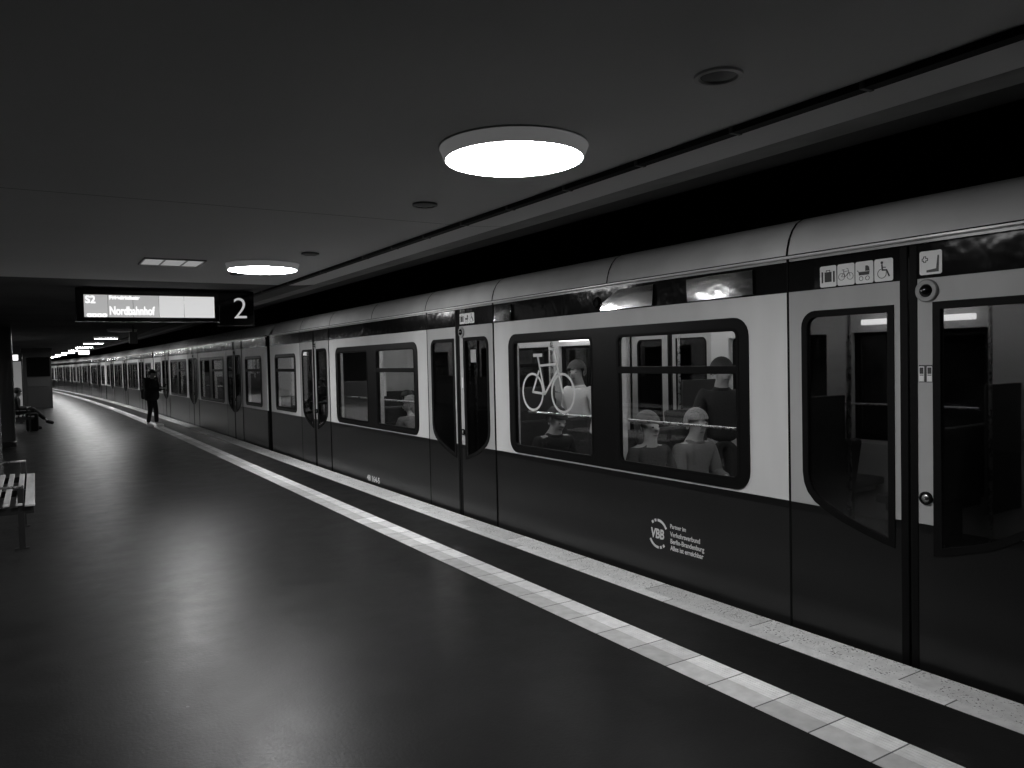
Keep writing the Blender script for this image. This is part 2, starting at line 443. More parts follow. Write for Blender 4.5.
# ------------------------------------------------------------------ ceiling fittings
RX = .329
def lamp(x, y, lit, label):
    t = thing('ceiling_lamp', label, 'lamp', (x, y, CEIL), group='round flush ceiling lamps over the platform')
    b = MB().m('rim'); b.lathe([(.352, 0), (.354, -.008)], 72); b.m('rim_glow' if lit else 'rim'); b.lathe([(.354, -.008), (RX+.004, -.062), (RX-.01, -.064)], 72); b.build('rim', t)
    b = MB().m(('lamp_off', 'lamp_on', 'lamp_low')[lit]); b.lathe([(RX-.003, -.060), (RX-.003, -.0632), (RX*.98, -.0645), (RX*.7, -.0680), (RX*.35, -.070), (0, -.071)], 72); b.build('diffuser', t)
    return t
words = ['nearest', 'second', 'third', 'fourth', 'fifth', 'sixth', 'seventh', 'eighth', 'ninth', 'tenth', 'eleventh', 'twelfth']
lamps = [(1.977, 3.12, 2, 'large glowing round ceiling lamp above the near train doors'),
         (1.976, 7.85, 1, 'glowing round ceiling lamp just before the departure board'),
         (1.976, 12.6, 1, 'lit round ceiling lamp hidden behind the departure board'),
         (1.976, 17.4, 0, 'unlit round ceiling lamp beyond the departure board, before the hanging loudspeaker'),
         (1.97, 22.2, 0, 'unlit round ceiling lamp just past the hanging loudspeaker'),
         (1.961, 27.38, 2, 'first lit round lamp of the far row beyond the board'),
         (1.928, 32.7, 2, 'second lit round lamp of the far row beyond the board'),
         (1.892, 38.29, 1, 'third lit round lamp of the far row beyond the board'),
         (1.80, 44.15, 1, 'fourth lit round lamp of the far row beyond the board'),
         (1.70, 50.6, 1, 'fifth lit round lamp of the far row, near the dark kiosk'),
         (1.50, 57.0, 1, 'sixth lit round lamp of the far row, past the dark kiosk'),
         (1.30, 63.4, 1, 'seventh lit round lamp of the far row, deep in the curve'),
         (1.0, 70.0, 1, 'farthest lit round lamp visible at the bend')]
for x, y, on, lb in lamps: lamp(x, y, on, lb)
for y in (76, 82, 88, 94): lamp(1.6+bend(y)*.75, y, 1, 'unseen round ceiling lamp added far around the bend behind the kiosk')  # extra lamps added out of view to brighten the far cars
for i, y in enumerate((7.85, 12.6, 27.4, 32.7, 38.3, 44.2, 50.6)):
    t = lamp(-3.68+bend(y), y, 1, 'round ceiling lamp of the row over the opposite platform edge'); t['group'] = 'round ceiling lamps over the opposite edge'
# rectangular recessed fixture with three dim panels
t = thing('rectangular_ceiling_light', 'dim rectangular three-panel ceiling light left of the second round lamp', 'light', (1.16, 8.0, CEIL))
b = MB().m('grey')
for x0, x1, y0, y1 in ((-.27, .27, -.25, -.235), (-.27, .27, .235, .25), (-.27, -.255, -.235, .235), (.255, .27, -.235, .235), (-.093, -.081, -.235, .235), (.099, .111, -.235, .235)): b.box(x0, x1, y0, y1, -.014, 0)
b.build('frame', t)
for x0, x1 in ((-.255, -.093), (-.081, .099), (.111, .255)): MB().m('tile_fix').box(x0, x1, -.235, .235, -.008, -.001).build('panel', t)
# small round ceiling fittings
t = thing('ceiling_speaker', 'small round recessed ceiling speaker with bright ring, right of nearest lamp', 'speaker', (2.14, 1.985, CEIL))
b = MB().m('rim'); b.lathe([(.088, 0), (.086, -.008), (.070, -.010), (.064, 0)], 40); b.build('ring', t)
b = MB().m('dark'); b.lathe([(.064, -.003), (.03, -.006), (0, -.006)], 32); b.build('grille', t)
for (x, y, r, lb) in ((2.167, 4.5, .08, 'small dark round ceiling fitting between the two nearest lamps'),
                      (2.172, 6.93, .08, 'small dark round ceiling fitting just before the second lamp'),
                      (1.92, 8.75, .07, 'small dark round ceiling fitting just beyond the second lamp')):
    b = MB().m('dark'); b.lathe([(r, 0), (r, -.012), (r*.8, -.016), (r*.72, -.010), (r*.3, -.018), (0, -.018)], 36)
    o = b.build('smoke_detector'); o.location = (x, y, CEIL); tag(o, lb, 'detector', 'small round ceiling fittings')
# long dark rail under the ceiling
t = thing('ceiling_rail', 'long dark rail running along the ceiling above the platform edge', 'rail', (2.69, 0, CEIL))
b = MB().m('black')
b.sweep(lambda y: [(-.028+bend(y), y, -.001), (-.028+bend(y), y, -.028), (.028+bend(y), y, -.028), (.028+bend(y), y, -.001)], [y for y in YS if y < 80], closed=True)
b.build('channel', t, smooth=False)
for k in range(26):
    y = 1.764+.635*k if k < 8 else 6.9+1.25*(k-8)
    b = MB().m('dark'); b.box(-.034, .034, -.010, .010, -.031, -.002, .003)
    o = b.build('bracket', t); o.location = (bend(y), y, 0)

# ------------------------------------------------------------------ departure board
BX, BY = 1.256, 10.7
t = thing('departure_board', 'hanging black departure board with lit screen and platform number 2', 'sign', (BX, BY, CEIL))
t.rotation_euler = (math.radians(1.1), 0, math.radians(-1.2))
b = MB().m('blackgloss'); b.box(-.80, .86, 0, .26, -.425, -.012, .012); b.build('housing', t)
for xm in (-.66, .66): MB().m('dark').box(xm-.06, xm+.06, .06, .2, -.014, 0).build('mount', t)
scr = MB().m('screen_a')
segs = [(-.713, -.455, 0), (-.451, -.175, 0), (-.171, .122, 0), (.126, .418, 1), (.422, .79, 1)]
for x0, x1, k in segs[:3]: scr.box(x0, x1, -.004, .004, -.372, -.098)
scr.m('screen_b')
for x0, x1, k in segs[3:]: scr.box(x0, x1, -.004, .004, -.372, -.098)
so = scr.build('screen', t)
def board_text(s, size, x, z, sx=1.0, bold=0, sy=1.0):
    mt = front_frame(x, -.0055, z) @ Matrix.Diagonal((1, sy, 1, 1))
    text_mesh('text_line', s, size, 'text', so, mt, sx=sx, bold=bold)
board_text('S2', .125, -.700, -.200, .95, .002)
board_text('0000', .095, -.685, -.369, 1.15, .003, .62)
board_text('Friedrichstr', .100, -.440, -.150, .72, .003, .62)
board_text('Nordbahnhof', .145, -.440, -.340, .64, .002)
b = MB().m('blackgloss'); b.box(.858, 1.30, .01, .24, -.475, -.015, .010); no = b.build('number_panel', t)
text_mesh('numeral', '2', .40, 'numeral', no, front_frame(1.12, .008, -.375), align='CENTER', sx=1.0, bold=-.004)
# hanging loudspeaker on a stem
t = thing('hanging_loudspeaker', 'small dark box hanging on a stem beyond the departure board', 'loudspeaker', (2.0, 20, CEIL))
MB().m('dark').tube([(0, 0, 0), (0, 0, -.16)], .02).build('stem', t)
MB().m('dark').box(-.085, .085, -.09, .09, -.44, -.16, .015).build('housing', t)
t = thing('hanging_lit_sign', 'tiny bright hanging sign far away under the far lamps', 'sign', (2.0, 41, CEIL))
MB().m('dark').tube([(0, 0, 0), (0, 0, -.12)], .02).build('stem', t)
MB().m('case_top').box(-.22, .22, -.06, .06, -.32, -.12, .01).build('panel', t)

# ------------------------------------------------------------------ columns, kiosk, poster case
for y, lb in ((3.3, 'dark round glossy platform column just left of the camera'), (12.6, 'dark round column on the platform middle, hidden at the left'), (21.3, 'dark glossy round column at the left edge past the bench')):
    t = thing('platform_column', lb, 'column', (-.82, y, 0), group='dark round platform columns')
    M.setdefault('column', mat('column_tile', .07, .22))
    b = MB().m('column'); b.lathe([(.41, .12), (.41, CEIL)], 56); b.build('shaft', t)
    b = MB().m('dark'); b.lathe([(.425, 0), (.425, .11), (.41, .125)], 56); b.build('plinth', t)
t = thing('platform_kiosk', 'dark full-height kiosk block with a lighter waist band in the distance', 'kiosk', (.12, 41.3, 0))
b = MB().m('kiosk'); b.box(-.565, .565, 0, 1.6, 0, 2.62); b.box(-.60, .60, -.03, 1.63, 2.54, CEIL-.001); b.build('body', t)
b = MB().m('kiosk_band'); b.box(-.40, .50, -.02, 0, 1.02, 1.42, .005); b.build('counter_panel', t)
b = MB().m('blackgloss'); b.box(-.40, .50, -.02, 0, 1.47, 2.35, .005); b.build('window', t)
b = MB().m('dark'); b.box(-.40, .50, -.02, 0, .08, .98, .005); b.build('lower_panel', t)
t = thing('poster_case', 'pale lit upright information case behind the seated person', 'display case', (-.68, 30.4, 0))
b = MB().m('dark'); b.box(-.36, .36, .02, .16, .03, 2.34, .01); b.box(-.30, -.22, .02, .12, 0, .05); b.box(.22, .30, .02, .12, 0, .05); b.build('frame', t)
MB().m('case').box(-.32, .32, .0, .025, .14, 2.06).build('poster', t)
MB().m('case_top').box(-.32, .24, -.002, .025, 2.10, 2.28).build('header', t)

# ------------------------------------------------------------------ benches
def bench(x, y, label):
    t = thing('platform_bench', label, 'bench', (x, y, 0), group='slatted platform benches')
    b = MB().m('slat')      # seat slats run along the platform
    for x0, x1, z in ((-.105, -.02, .440), (-.180, -.125, .452), (-.285, -.232, .452), (-.385, -.330, .450), (-.485, -.430, .447), (-.590, -.530, .447)): b.box(x0, x1, -1.32, 1.32, z-.022, z, .004)
    b.build('seat', t)
    b = MB().m('slat')
    for k in range(4):
        z = .56+.10*k; xx = -.66-.035*k; b.box(xx-.015, xx+.010, -1.32, 1.32, z, z+.065, .004)
    b.build('backrest', t)
    for yy in (-1.27, 0, 1.27):
        b = MB().m('dark')
        b.box(-.165, -.110, yy-.028, yy+.028, 0, .60 if yy else .40, .004); b.box(-.68, -.64, yy-.022, yy+.022, 0, .56, .004)
        b.box(-.66, -.03, yy-.025, yy+.025, .345, .415, .004)
        b.tube([(-.66, yy, .50), (-.79, yy, .94)], .016)
        b.box(-.20, -.08, yy-.035, yy+.035, 0, .012); b.box(-.72, -.60, yy-.035, yy+.035, 0, .012)
        b.build('leg', t)
    for yy in (-1.27, 1.27):
        b = MB().m('steel'); b.box(-.68, -.11, yy-.022, yy+.022, .60, .622, .006); b.build('armrest', t)
    return t
bench(-.02, 10.22, 'pale slatted bench at the left edge, nearest to the camera')
bench(-.02, 27.3, 'distant slatted bench that the seated person is sitting on')

# ------------------------------------------------------------------ train car (platform side at local x = -1.65)
HW, HL = 1.65, 8.27
DOORS = (-5.345, 0.0, 5.345)
T0 = thing('train_car', 'nearest two-tone metro car with bicycle pictogram and round partner logo', 'train car', (0, 0, 0), group='coupled cars of the waiting train')
def bay_outline(c): return rrect(c-1.555, c+1.555, .81, 2.005, .13)
def nar_outline(c): return rrect(c-.72, c+.72, .85, 1.96, .10)
win_holes = [inset(bay_outline(c), .02) for c in (-2.66, 2.66)]+[inset(nar_outline(c), .02) for c in (-7.20+.02, 7.20-.02)]
door_holes = [[(c-.812, -.06), (c+.812, -.06), (c+.812, 2.334), (c-.812, 2.334)] for c in DOORS]
out = [(-HL, -.10), (HL, -.10), (HL, 2.372), (-HL, 2.372)]
plate('side_panel', out, win_holes+door_holes, -HW, .05, ['livery'], T0)
plate('side_panel', out, win_holes+door_holes, HW-.05, .05, ['livery'], T0)
# shell: lining, floor, ends, underframe
b = MB().m('carfloor'); b.box(-HW+.06, HW-.06, -HL+.05, HL-.05, -.03, .03)
b.m('interior'); b.box(-HW+.05, HW-.05, -HL+.05, HL-.05, 2.26, 2.30)
for s in (-1, 1):
    x0, x1 = sorted((s*(HW-.11), s*(HW-.055)))
    for y0, y1 in ((-HL+.06, -7.95), (-6.48, -6.14), (-4.50, -4.20), (-1.12, -.83), (.83, 1.12), (4.20, 4.50), (6.14, 6.48), (7.95, HL-.06)): b.box(x0, x1, y0, y1, .03, 2.26)
    for y0, y1 in ((-7.95, -6.48), (-4.20, -1.12), (1.12, 4.20), (6.48, 7.95)):
        b.box(x0, x1, y0, y1, .03, .80); b.box(x0, x1, y0, y1, 1.95, 2.26)
        if y1-y0 > 2: b.box(x0, x1, (y0+y1)/2-.15, (y0+y1)/2+.15, .80, 1.95)
for s in (-1, 1):
    y0, y1 = sorted((s*HL, s*(HL-.05)))
    b.m('interior'); b.box(-HW+.05, -.45, y0, y1, -.03, 2.30); b.box(.45, HW-.05, y0, y1, -.03, 2.30); b.box(-.45, .45, y0, y1, 2.0, 2.30)
    b.m('black'); y0, y1 = sorted((s*HL, s*(HL+.01))); b.box(-HW+.03, HW-.03, y0, y1, -.1, 2.37)
b.m('black'); b.box(-HW+.12, HW-.12, -HL+.4, HL-.4, -.55, -.03)
for yb in (-6.2, 6.2): b.box(-1.2, 1.2, yb-1.3, yb+1.3, -1.1, -.5)
b.build('body_shell', T0)
# roof with cove, gutter and panel joints
def roof_prof(shr=0.0):
    half = [(-HW-.012, 2.352), (-HW-.022, 2.358), (-HW-.022, 2.368), (-HW+.004, 2.374), (-HW+.012, 2.42), (-HW+.03, 2.48), (-HW+.062, 2.54), (-HW+.105, 2.588), (-HW+.17, 2.622), (-HW+.30, 2.645), (-HW+.55, 2.668), (-HW+1.0, 2.695), (0, 2.71)]
    half = [(x+shr*.6, z-(shr*.8 if z > 2.4 else 0)) for x, z in half[:-1]]+[(0, 2.71-shr*.8)]
    return half+[(-x, z) for x, z in half[:-1]][::-1]
b = MB().m('roof')
stations = [(-HL, .10), (-HL+.05, .05), (-HL+.14, .015), (-HL+.26, 0), (HL-.26, 0), (HL-.14, .015), (HL-.05, .05), (HL, .10)]
shr = dict(stations)
b.sweep(lambda y: [(x, y, z) for x, z in roof_prof(shr[y])], [s[0] for s in stations])
b.m('black')
for yj in (-6.13, -4.53, -2.70, -.78, .86, 2.65, 4.50, 6.13):
    pr = [(x*1.0015, z+.002) for x, z in roof_prof()][3:-3]
    b.sweep(lambda y: [(x, y, z) for x, z in pr], [yj-.008, yj+.008])
b.m('roof')
b.build('roof', T0)
b = MB().m('black'); b.box(-HW-.006, -HW+.03, -HL, HL, 2.366, 2.378); b.build('gutter', T0)
# panel seams beside the doors
# windows
def window(c, flip, narrow, side=-1):
    P = nar_outline(c) if narrow else bay_outline(c)
    if narrow: panes = [inset(P, .055)]
    else: panes = [rrect(c-1.47, c-.165, .87, 1.935, .06), rrect(c+.165, c+1.47, .87, 1.935, .06)]
    rot = Matrix.Rotation(PI, 4, 'Z') if side > 0 else Matrix.Identity(4)
    f = plate('window_frame', P, panes, -HW-.010, .055, ['framegloss'], T0, rot)
    for i, q in enumerate(panes):
        plate('pane', inset(q, -.01), [], -HW+.004, .006, ['glass'], f)
        lip = plate('pane_seal', q, [inset(q, .022)], -HW-.013, .03, ['black'], f)
        y0 = min(p[0] for p in q); y1 = max(p[0] for p in q)
        if narrow or i == 0:
            bb = MB().m('black'); bb.box(-HW-.013, -HW+.02, y0, y1, 1.615, 1.672, .004); bb.build('transom', f)
    return f
for c, nr in ((-2.66, 0), (2.66, 0), (-7.18, 1), (7.18, 1)):
    window(c, 0, nr); window(-c if False else c, 0, nr, side=1)
# door leaves
def leaf_window(s, a0, a1):     # s=+1 far leaf, -1 near leaf; a0..a1 distance from the door centre
    w_ = a1-a0
    prof = [(0, 2.01)]+[(w_-.10+.10*math.sin(math.radians(t)), 1.91+.10*math.cos(math.radians(t))) for t in range(0, 91, 15)]
    prof += [(w_, 1.0), (w_-.010, .93), (w_-.035, .875), (w_-.085, .82), (w_-.16, .775), (w_*.55, .722), (w_*.3, .672), (w_*.12, .642), (0, .627)]
    return [(s*(a0+u), z) for u, z in prof]
def door_leaf(c, s, parent, rot):
    y0, y1 = sorted((c+s*.05, c+s*.794))
    a0 = .085 if s > 0 else .135
    W_ = [(c+u, z) for u, z in leaf_window(s, a0, .70)]
    lf = plate('door_leaf', [(y0, -.05), (y1, -.05), (y1, 2.325), (y0, 2.325)], [inset(W_, .02)], -HW-.007, .04, ['livery_door'], parent, rot)
    fr = plate('window_seal', W_, [inset(W_, .040)], -HW-.013, .04, ['black'], lf)
    plate('pane', inset(W_, .035), [], -HW-.004, .006, ['doorglass'], lf)
    b = MB().m('black')
    ya, yb = sorted((c+s*.004, c+s*.052)); b.box(-HW-.010, -HW+.03, ya, yb, -.05, 2.33, .006)
    b.build('rubber_edge', lf)
    if s < 0:
        b = MB().m('black'); b.lathe([(.036, 0), (.036, -.012), (.028, -.016), (.022, -.012)], 28, (-HW-.007, c-.094, .94), 'x')
        b.m('steel'); b.lathe([(.021, -.010), (.014, -.014), (0, -.014)], 24, (-HW-.007, c-.094, .94), 'x'); b.build('door_button', lf)
        b = MB().m('grey'); b.lathe([(.062, 0), (.062, -.010), (.056, -.016), (.036, -.016)], 36, (-HW-.007, c-.105, 2.072), 'x')
        b.m('blackgloss'); b.lathe([(.036, -.014), (.030, -.026), (.018, -.034), (0, -.038)], 30, (-HW-.007, c-.105, 2.072), 'x'); b.build('door_light', lf)
    return lf
for c in DOORS:
    for s in (1, -1):
        door_leaf(c, s, T0, Matrix.Identity(4)); door_leaf(c, s, T0, Matrix.Rotation(PI, 4, 'Z'))
    for sd in (-1, 1):
        x0, x1 = sorted((sd*(HW-.025), sd*(HW-.05)))
        bb = MB().m('black')
        for y0, y1, z0, z1 in ((c-.86, c-.79, -.06, 2.36), (c+.79, c+.86, -.06, 2.36), (c-.80, c+.80, 2.315, 2.36)): bb.box(x0, x1, y0, y1, z0, z1)
        x2, x3 = sorted((sd*(HW-.03), sd*(HW+.009)))
        for ys_ in (c-.803, c+.803): bb.box(x2, x3, ys_-.007, ys_+.007, -.06, 2.36)
        bb.build('door_surround', T0)
# bellows to the next car
b = MB().m('black')
for k in range(4):
    y0 = HL+.02+.085*k
    b.box(-.75, .75, y0, y0+.05, -.05, 2.25, .02); b.box(-.70, .70, y0+.045, y0+.09, 0, 2.2)
b.build('gangway_bellows', T0)
# seats: per bay and side, facing pairs
def seat(x0, x1, y, d):
    b = MB().m('seatfab'); b.box(x0, x1, *sorted((y, y+d*.46)), .40, .48, .025)
    mt = Matrix.Translation((0, y, .46)) @ Matrix.Rotation(d*math.radians(9), 4, 'X')
    b.box(x0, x1, *sorted((0, -d*.07)), 0, .66, .03, mtx=mt)
    b.m('seatshell'); b.box(x0+.04, x1-.04, *sorted((y+d*.02, y+d*.38)), .34, .40); b.box(x0+.2, x1-.2, *sorted((y+d*.10, y+d*.25)), .03, .35)
    return b.build('seat', T0)
for c in (-2.66, 2.66):
    for xs in ((-1.52, -.55), (.55, 1.52)):
        seat(*xs, c-1.50, 1); seat(*xs, c+1.50, -1); seat(*xs, c-.07, -1); seat(*xs, c+.07, 1)
for c in (-7.2, 7.2):
    for xs in ((-1.52, -.55), (.55, 1.52)): seat(*xs, c+(.85 if c > 0 else -.85), -1 if c > 0 else 1)
# interior light strips, poles, rails, door-side screens
for xs in (-1.12, 1.12): MB().m('strip').box(xs-.07, xs+.07, -HL+.4, HL-.4, 2.225, 2.262, .006).build('interior_light', T0)
M['bar'] = emis('light_bar', 4.5)
for c in (-2.66, 2.66):
    for s in (-1, 1): MB().m('bar').box(s*1.44-.04, s*1.44+.04, c-1.45, c-.35, 2.02, 2.075, .008).build('light_bar', T0)
for c in DOORS:
    for s in (-1, 1):
        for xx in (-.95, .95):
            MB().m('steel').tube([(xx, c+s*.86, .03), (xx, c+s*.86, 2.26)], .017).build('grab_pole', T0)
            x0, x1 = sorted((xx, 1.53*(1 if xx > 0 else -1)))
            MB().m('seatshell').box(x0, x1, c+s*.90-.012, c+s*.90+.012, .35, 1.45, .006).build('draught_screen', T0)
for c in (-2.66, 2.66):
    for s in (-1, 1):
        MB().m('steel').tube([(s*1.50, c-1.45, 1.21), (s*1.47, c-1.40, 1.21), (s*1.47, c+1.40, 1.21), (s*1.50, c+1.45, 1.21)], .012).build('window_rail', T0)

CARY = [7.81+16.9*k for k in range(7)]
def place(t, y):
    e0, e1 = y-HL, y+HL
    x0, x1 = bend(e0), bend(e1)
    t.location = (5.784+(x0+x1)/2, y, 0); t.rotation_euler = (0, 0, math.atan2(x0-x1, e1-e0))
car_labels = [None, 'second two-tone car of the train, coupled behind the nearest car', 'third car of the train, right behind the walking person',
              'fourth car of the train, to the left of the walking person', 'fifth car of the train, in the far curve', 'sixth car of the train, small in the far curve', 'farthest car of the train, vanishing at the bend']
cars = [T0]
for k in range(1, 7):
    c = copy_tree(T0); c['label'] = car_labels[k]; cars.append(c)
for c, y in zip(cars, CARY): place(c, y)

for ya, yb, up, yaw in ((3.53, 4.17, -1.2, 2.4), (4.52, 5.20, 5.0, 2.2), (6.62, 7.0, 2.0, 3.5)):
    mt = side_frame(-HW-.018, (ya+yb)/2-7.81, 2.148) @ Matrix.Rotation(math.radians(-yaw), 4, 'Y') @ Matrix.Rotation(math.radians(-up), 4, 'X')
    b = MB().m('bandfoil'); b.box(-(yb-ya)/2, (yb-ya)/2, 0, .165, -.03, .0, .001)
    o = b.build('foil_panel', T0, mt)
b = MB().m('black'); b.lathe([(.05, 0), (.05, -.012), (.035, -.02), (.02, -.014), (0, -.014)], 28, (-HW, 5.24-7.81, 2.22), 'x'); b.build('marker_lamp', T0)
# ---- markings that only the nearest car shows
def picto_plate(y, z, w, h, draw, parent=T0, name='pictogram'):
    X = -HW-.0075
    b = MB().m('white'); b.poly(rrect(-w/2, w/2, -h/2, h/2, .012, 4), .0015)
    o = b.build(name, parent, side_frame(X, y, z), smooth=False)
    b = MB().m('symbol'); draw(b); b.build('symbol', o, Matrix.Translation((0, 0, .0016)), smooth=False)
def bicycle(b, sc_, w, th):
    P = lambda x, y: (x*sc_, y*sc_)
    rear, front = P(-.33, -.14), P(.34, -.14); R_ = .235*sc_
    bb_, seat_, head = P(-.05, -.16), P(-.16, .20), P(.22, .22)
    b.arc(rear, R_, w, th, n=32); b.arc(front, R_, w, th, n=32)
    b.stroke([rear, bb_], w, th); b.stroke([rear, P(-.18, .13)], w, th); b.stroke([bb_, P(-.20, .32)], w, th); b.stroke([P(-.17, .20), head], w, th)
    b.stroke([bb_, P(.235, .14)], w, th); b.stroke([front, P(.16, .40), P(.06, .42)], w, th); b.stroke([P(-.29, .335), P(-.11, .335)], w*1.4, th)
def sym_case(b):
    b.poly([(-.024, -.034), (.024, -.034), (.024, .026), (-.024, .026)], .001); b.stroke([(-.040, -.034), (-.040, .026)], .011, .001); b.stroke([(.040, -.034), (.040, .026)], .011, .001)
    b.stroke([(-.012, .028), (-.012, .036), (.012, .036), (.012, .028)], .004, .001)
def sym_bike(b): bicycle(b, .085, .0025, .001)
def sym_pram(b):
    b.arc((-.020, -.035), .012, .003, .001, n=16); b.arc((.020, -.035), .012, .003, .001, n=16)
    b.poly([(-.034, -.016), (.030, -.016), (.034, .004), (-.036, .004)], .001)
    b.poly([(.006, .007), (.034, .007), (.030, .030), (.020, .038), (.008, .038)], .001); b.stroke([(-.036, .004), (-.044, .012)], .004, .001)
def sym_chair(b):
    b.arc((-.010, -.020), .026, .0035, .001, 100, 380, n=24); b.disc((-.010, .042), .008, .001)
    b.stroke([(-.010, .030), (-.007, .000), (.018, -.002), (.034, -.036)], .009, .001); b.stroke([(-.010, .016), (.012, .014)], .005, .001)
def sym_seat(b):
    b.poly([(-.022, -.040), (.030, -.034), (.038, .036), (.046, .036), (.044, -.052), (-.022, -.052)], .001)
    b.stroke([(-.046, .012), (-.038, .012), (-.038, .004), (-.026, .004), (-.026, .012), (-.016, .012), (-.016, .024), (-.026, .024), (-.026, .034), (-.038, .034), (-.038, .024), (-.046, .024)], .004, .001, closed=True)
c1 = DOORS[0]
for i, d in enumerate((sym_case, sym_bike, sym_pram, sym_chair)): picto_plate(c1+.505-.120*i, 2.212, .114, .128, d)
picto_plate(c1-.125, 2.222, .122, .128, sym_seat)
for i, d in enumerate((sym_case, sym_pram, sym_chair)): picto_plate(-.12-.115*i, 2.222, .11, .115, d)
# small stacked pictograms on the near leaf
b = MB().m('symbol'); b.box(-.037, .037, -.047, .047, 0, .0016); b.m('white')
for x in (-.022, .022):
    b.poly([(x-.013, -.043), (x+.013, -.043), (x+.013, -.010), (x-.013, -.010)], .003); b.stroke([(x-.012, .037), (x+.012, .037)], .005, .003); b.stroke([(x-.012, -.003), (x+.012, -.003)], .004, .003)
    b.stroke([(x-.013, .037), (x-.013, -.043)], .003, .003); b.stroke([(x+.013, .037), (x+.013, -.043)], .003, .003)
b.build('door_instruction_sticker', T0, side_frame(-HW-.0072, c1-.094, 1.622), smooth=False)
b = MB().m('white'); b.box(-.09, .09, -.012, 0, -.24, .24, .003); b.build('notice', T0, Matrix.Translation((-.80, 5.345-.915, 1.42)))
# bicycle sign on the far pane of the near bay
b = MB().m('white'); bicycle(b, .75, .022, .002)
wb = b.build('bicycle_decal', T0, side_frame(-HW+.0035, -1.775, 1.535), smooth=False)
wb['label'] = 'white bicycle pictogram on the window'
# partner logo: broken ring, letters, four lines
logo = MB().m('white')
logo.arc((0, 0), .108, .020, .001, 28, 92, 24, .95, 1.0); logo.arc((0, 0), .108, .020, .001, 208, 272, 24, .95, 1.0)
for a in (106, 126, 286, 306): logo.arc((0, 0), .108, .022, .001, a-6, a+6, 6, .95, 1.0)
lo = logo.build('partner_logo', T0, side_frame(-HW-.0006, -3.285, .352), smooth=False)
text_mesh('logo_letters', 'VBB', .105, 'white', lo, Matrix.Translation((-.085, -.036, 0)), ext=.0008, sx=.82, bold=.003, shear=.12)
for s_, z_, sz in (('Partner im', .068, .046), ('Verkehrsverbund', .005, .052), ('Berlin-Brandenburg', -.050, .052), ('Alles ist erreichbar', -.103, .052)):
    text_mesh('logo_text', s_, sz, 'white', lo, Matrix.Translation((.135, z_, 0)), ext=.0008, sx=.86, bold=.0008)
fl = text_mesh('fleet_number', '48 164-5', .115, 'white', T0, side_frame(-HW-.0006, 2.98, .020), ext=.0008, sx=1.18, bold=.003)
# stickers on the middle door
b = MB().m('fade'); b.box(-.06, .06, -.07, .07, 0, .0015); b.build('window_sticker', T0, side_frame(-HW-.0048, -.36, 1.80))
b = MB().m('white'); b.box(-.012, .012, -.06, .06, 0, .002); b.build('door_handle_plate', T0, side_frame(-HW-.0072, -.095, 1.50))

# ------------------------------------------------------------------ people
def skin_mesh(name, verts, edges, radii, material, parent=None, sub=2, root=0):
    me = bpy.data.meshes.new(name); me.from_pydata([tuple(v) for v in verts], edges, [])
    o = bpy.data.objects.new(name, me); COL.objects.link(o)
    m = o.modifiers.new('s', 'SKIN'); m.use_smooth_shade = True; m.branch_smoothing = .6
    for i, sv in enumerate(me.skin_vertices[0].data):
        r = radii[i]; sv.radius = r if isinstance(r, tuple) else (r, r); sv.use_root = (i == root)
    m2 = o.modifiers.new('d', 'SUBSURF'); m2.levels = sub; m2.render_levels = sub
    dg = bpy.context.evaluated_depsgraph_get(); dg.update()
    new = bpy.data.meshes.new_from_object(o.evaluated_get(dg))
    bpy.data.objects.remove(o); bpy.data.meshes.remove(me)
    new.materials.clear(); new.materials.append(M[material])
    new.polygons.foreach_set('use_smooth', [True]*len(new.polygons))
    return link(name, new, parent)
def chain(verts, edges, radii, start, pts):
    """append a chain of (point, radius) from vertex index start; returns the last index"""
    prev = start
    for p, r in pts:
        verts.append(Vector(p)); radii.append(r); i = len(verts)-1
        if prev is not None: edges.append((prev, i))
        prev = i
    return prev
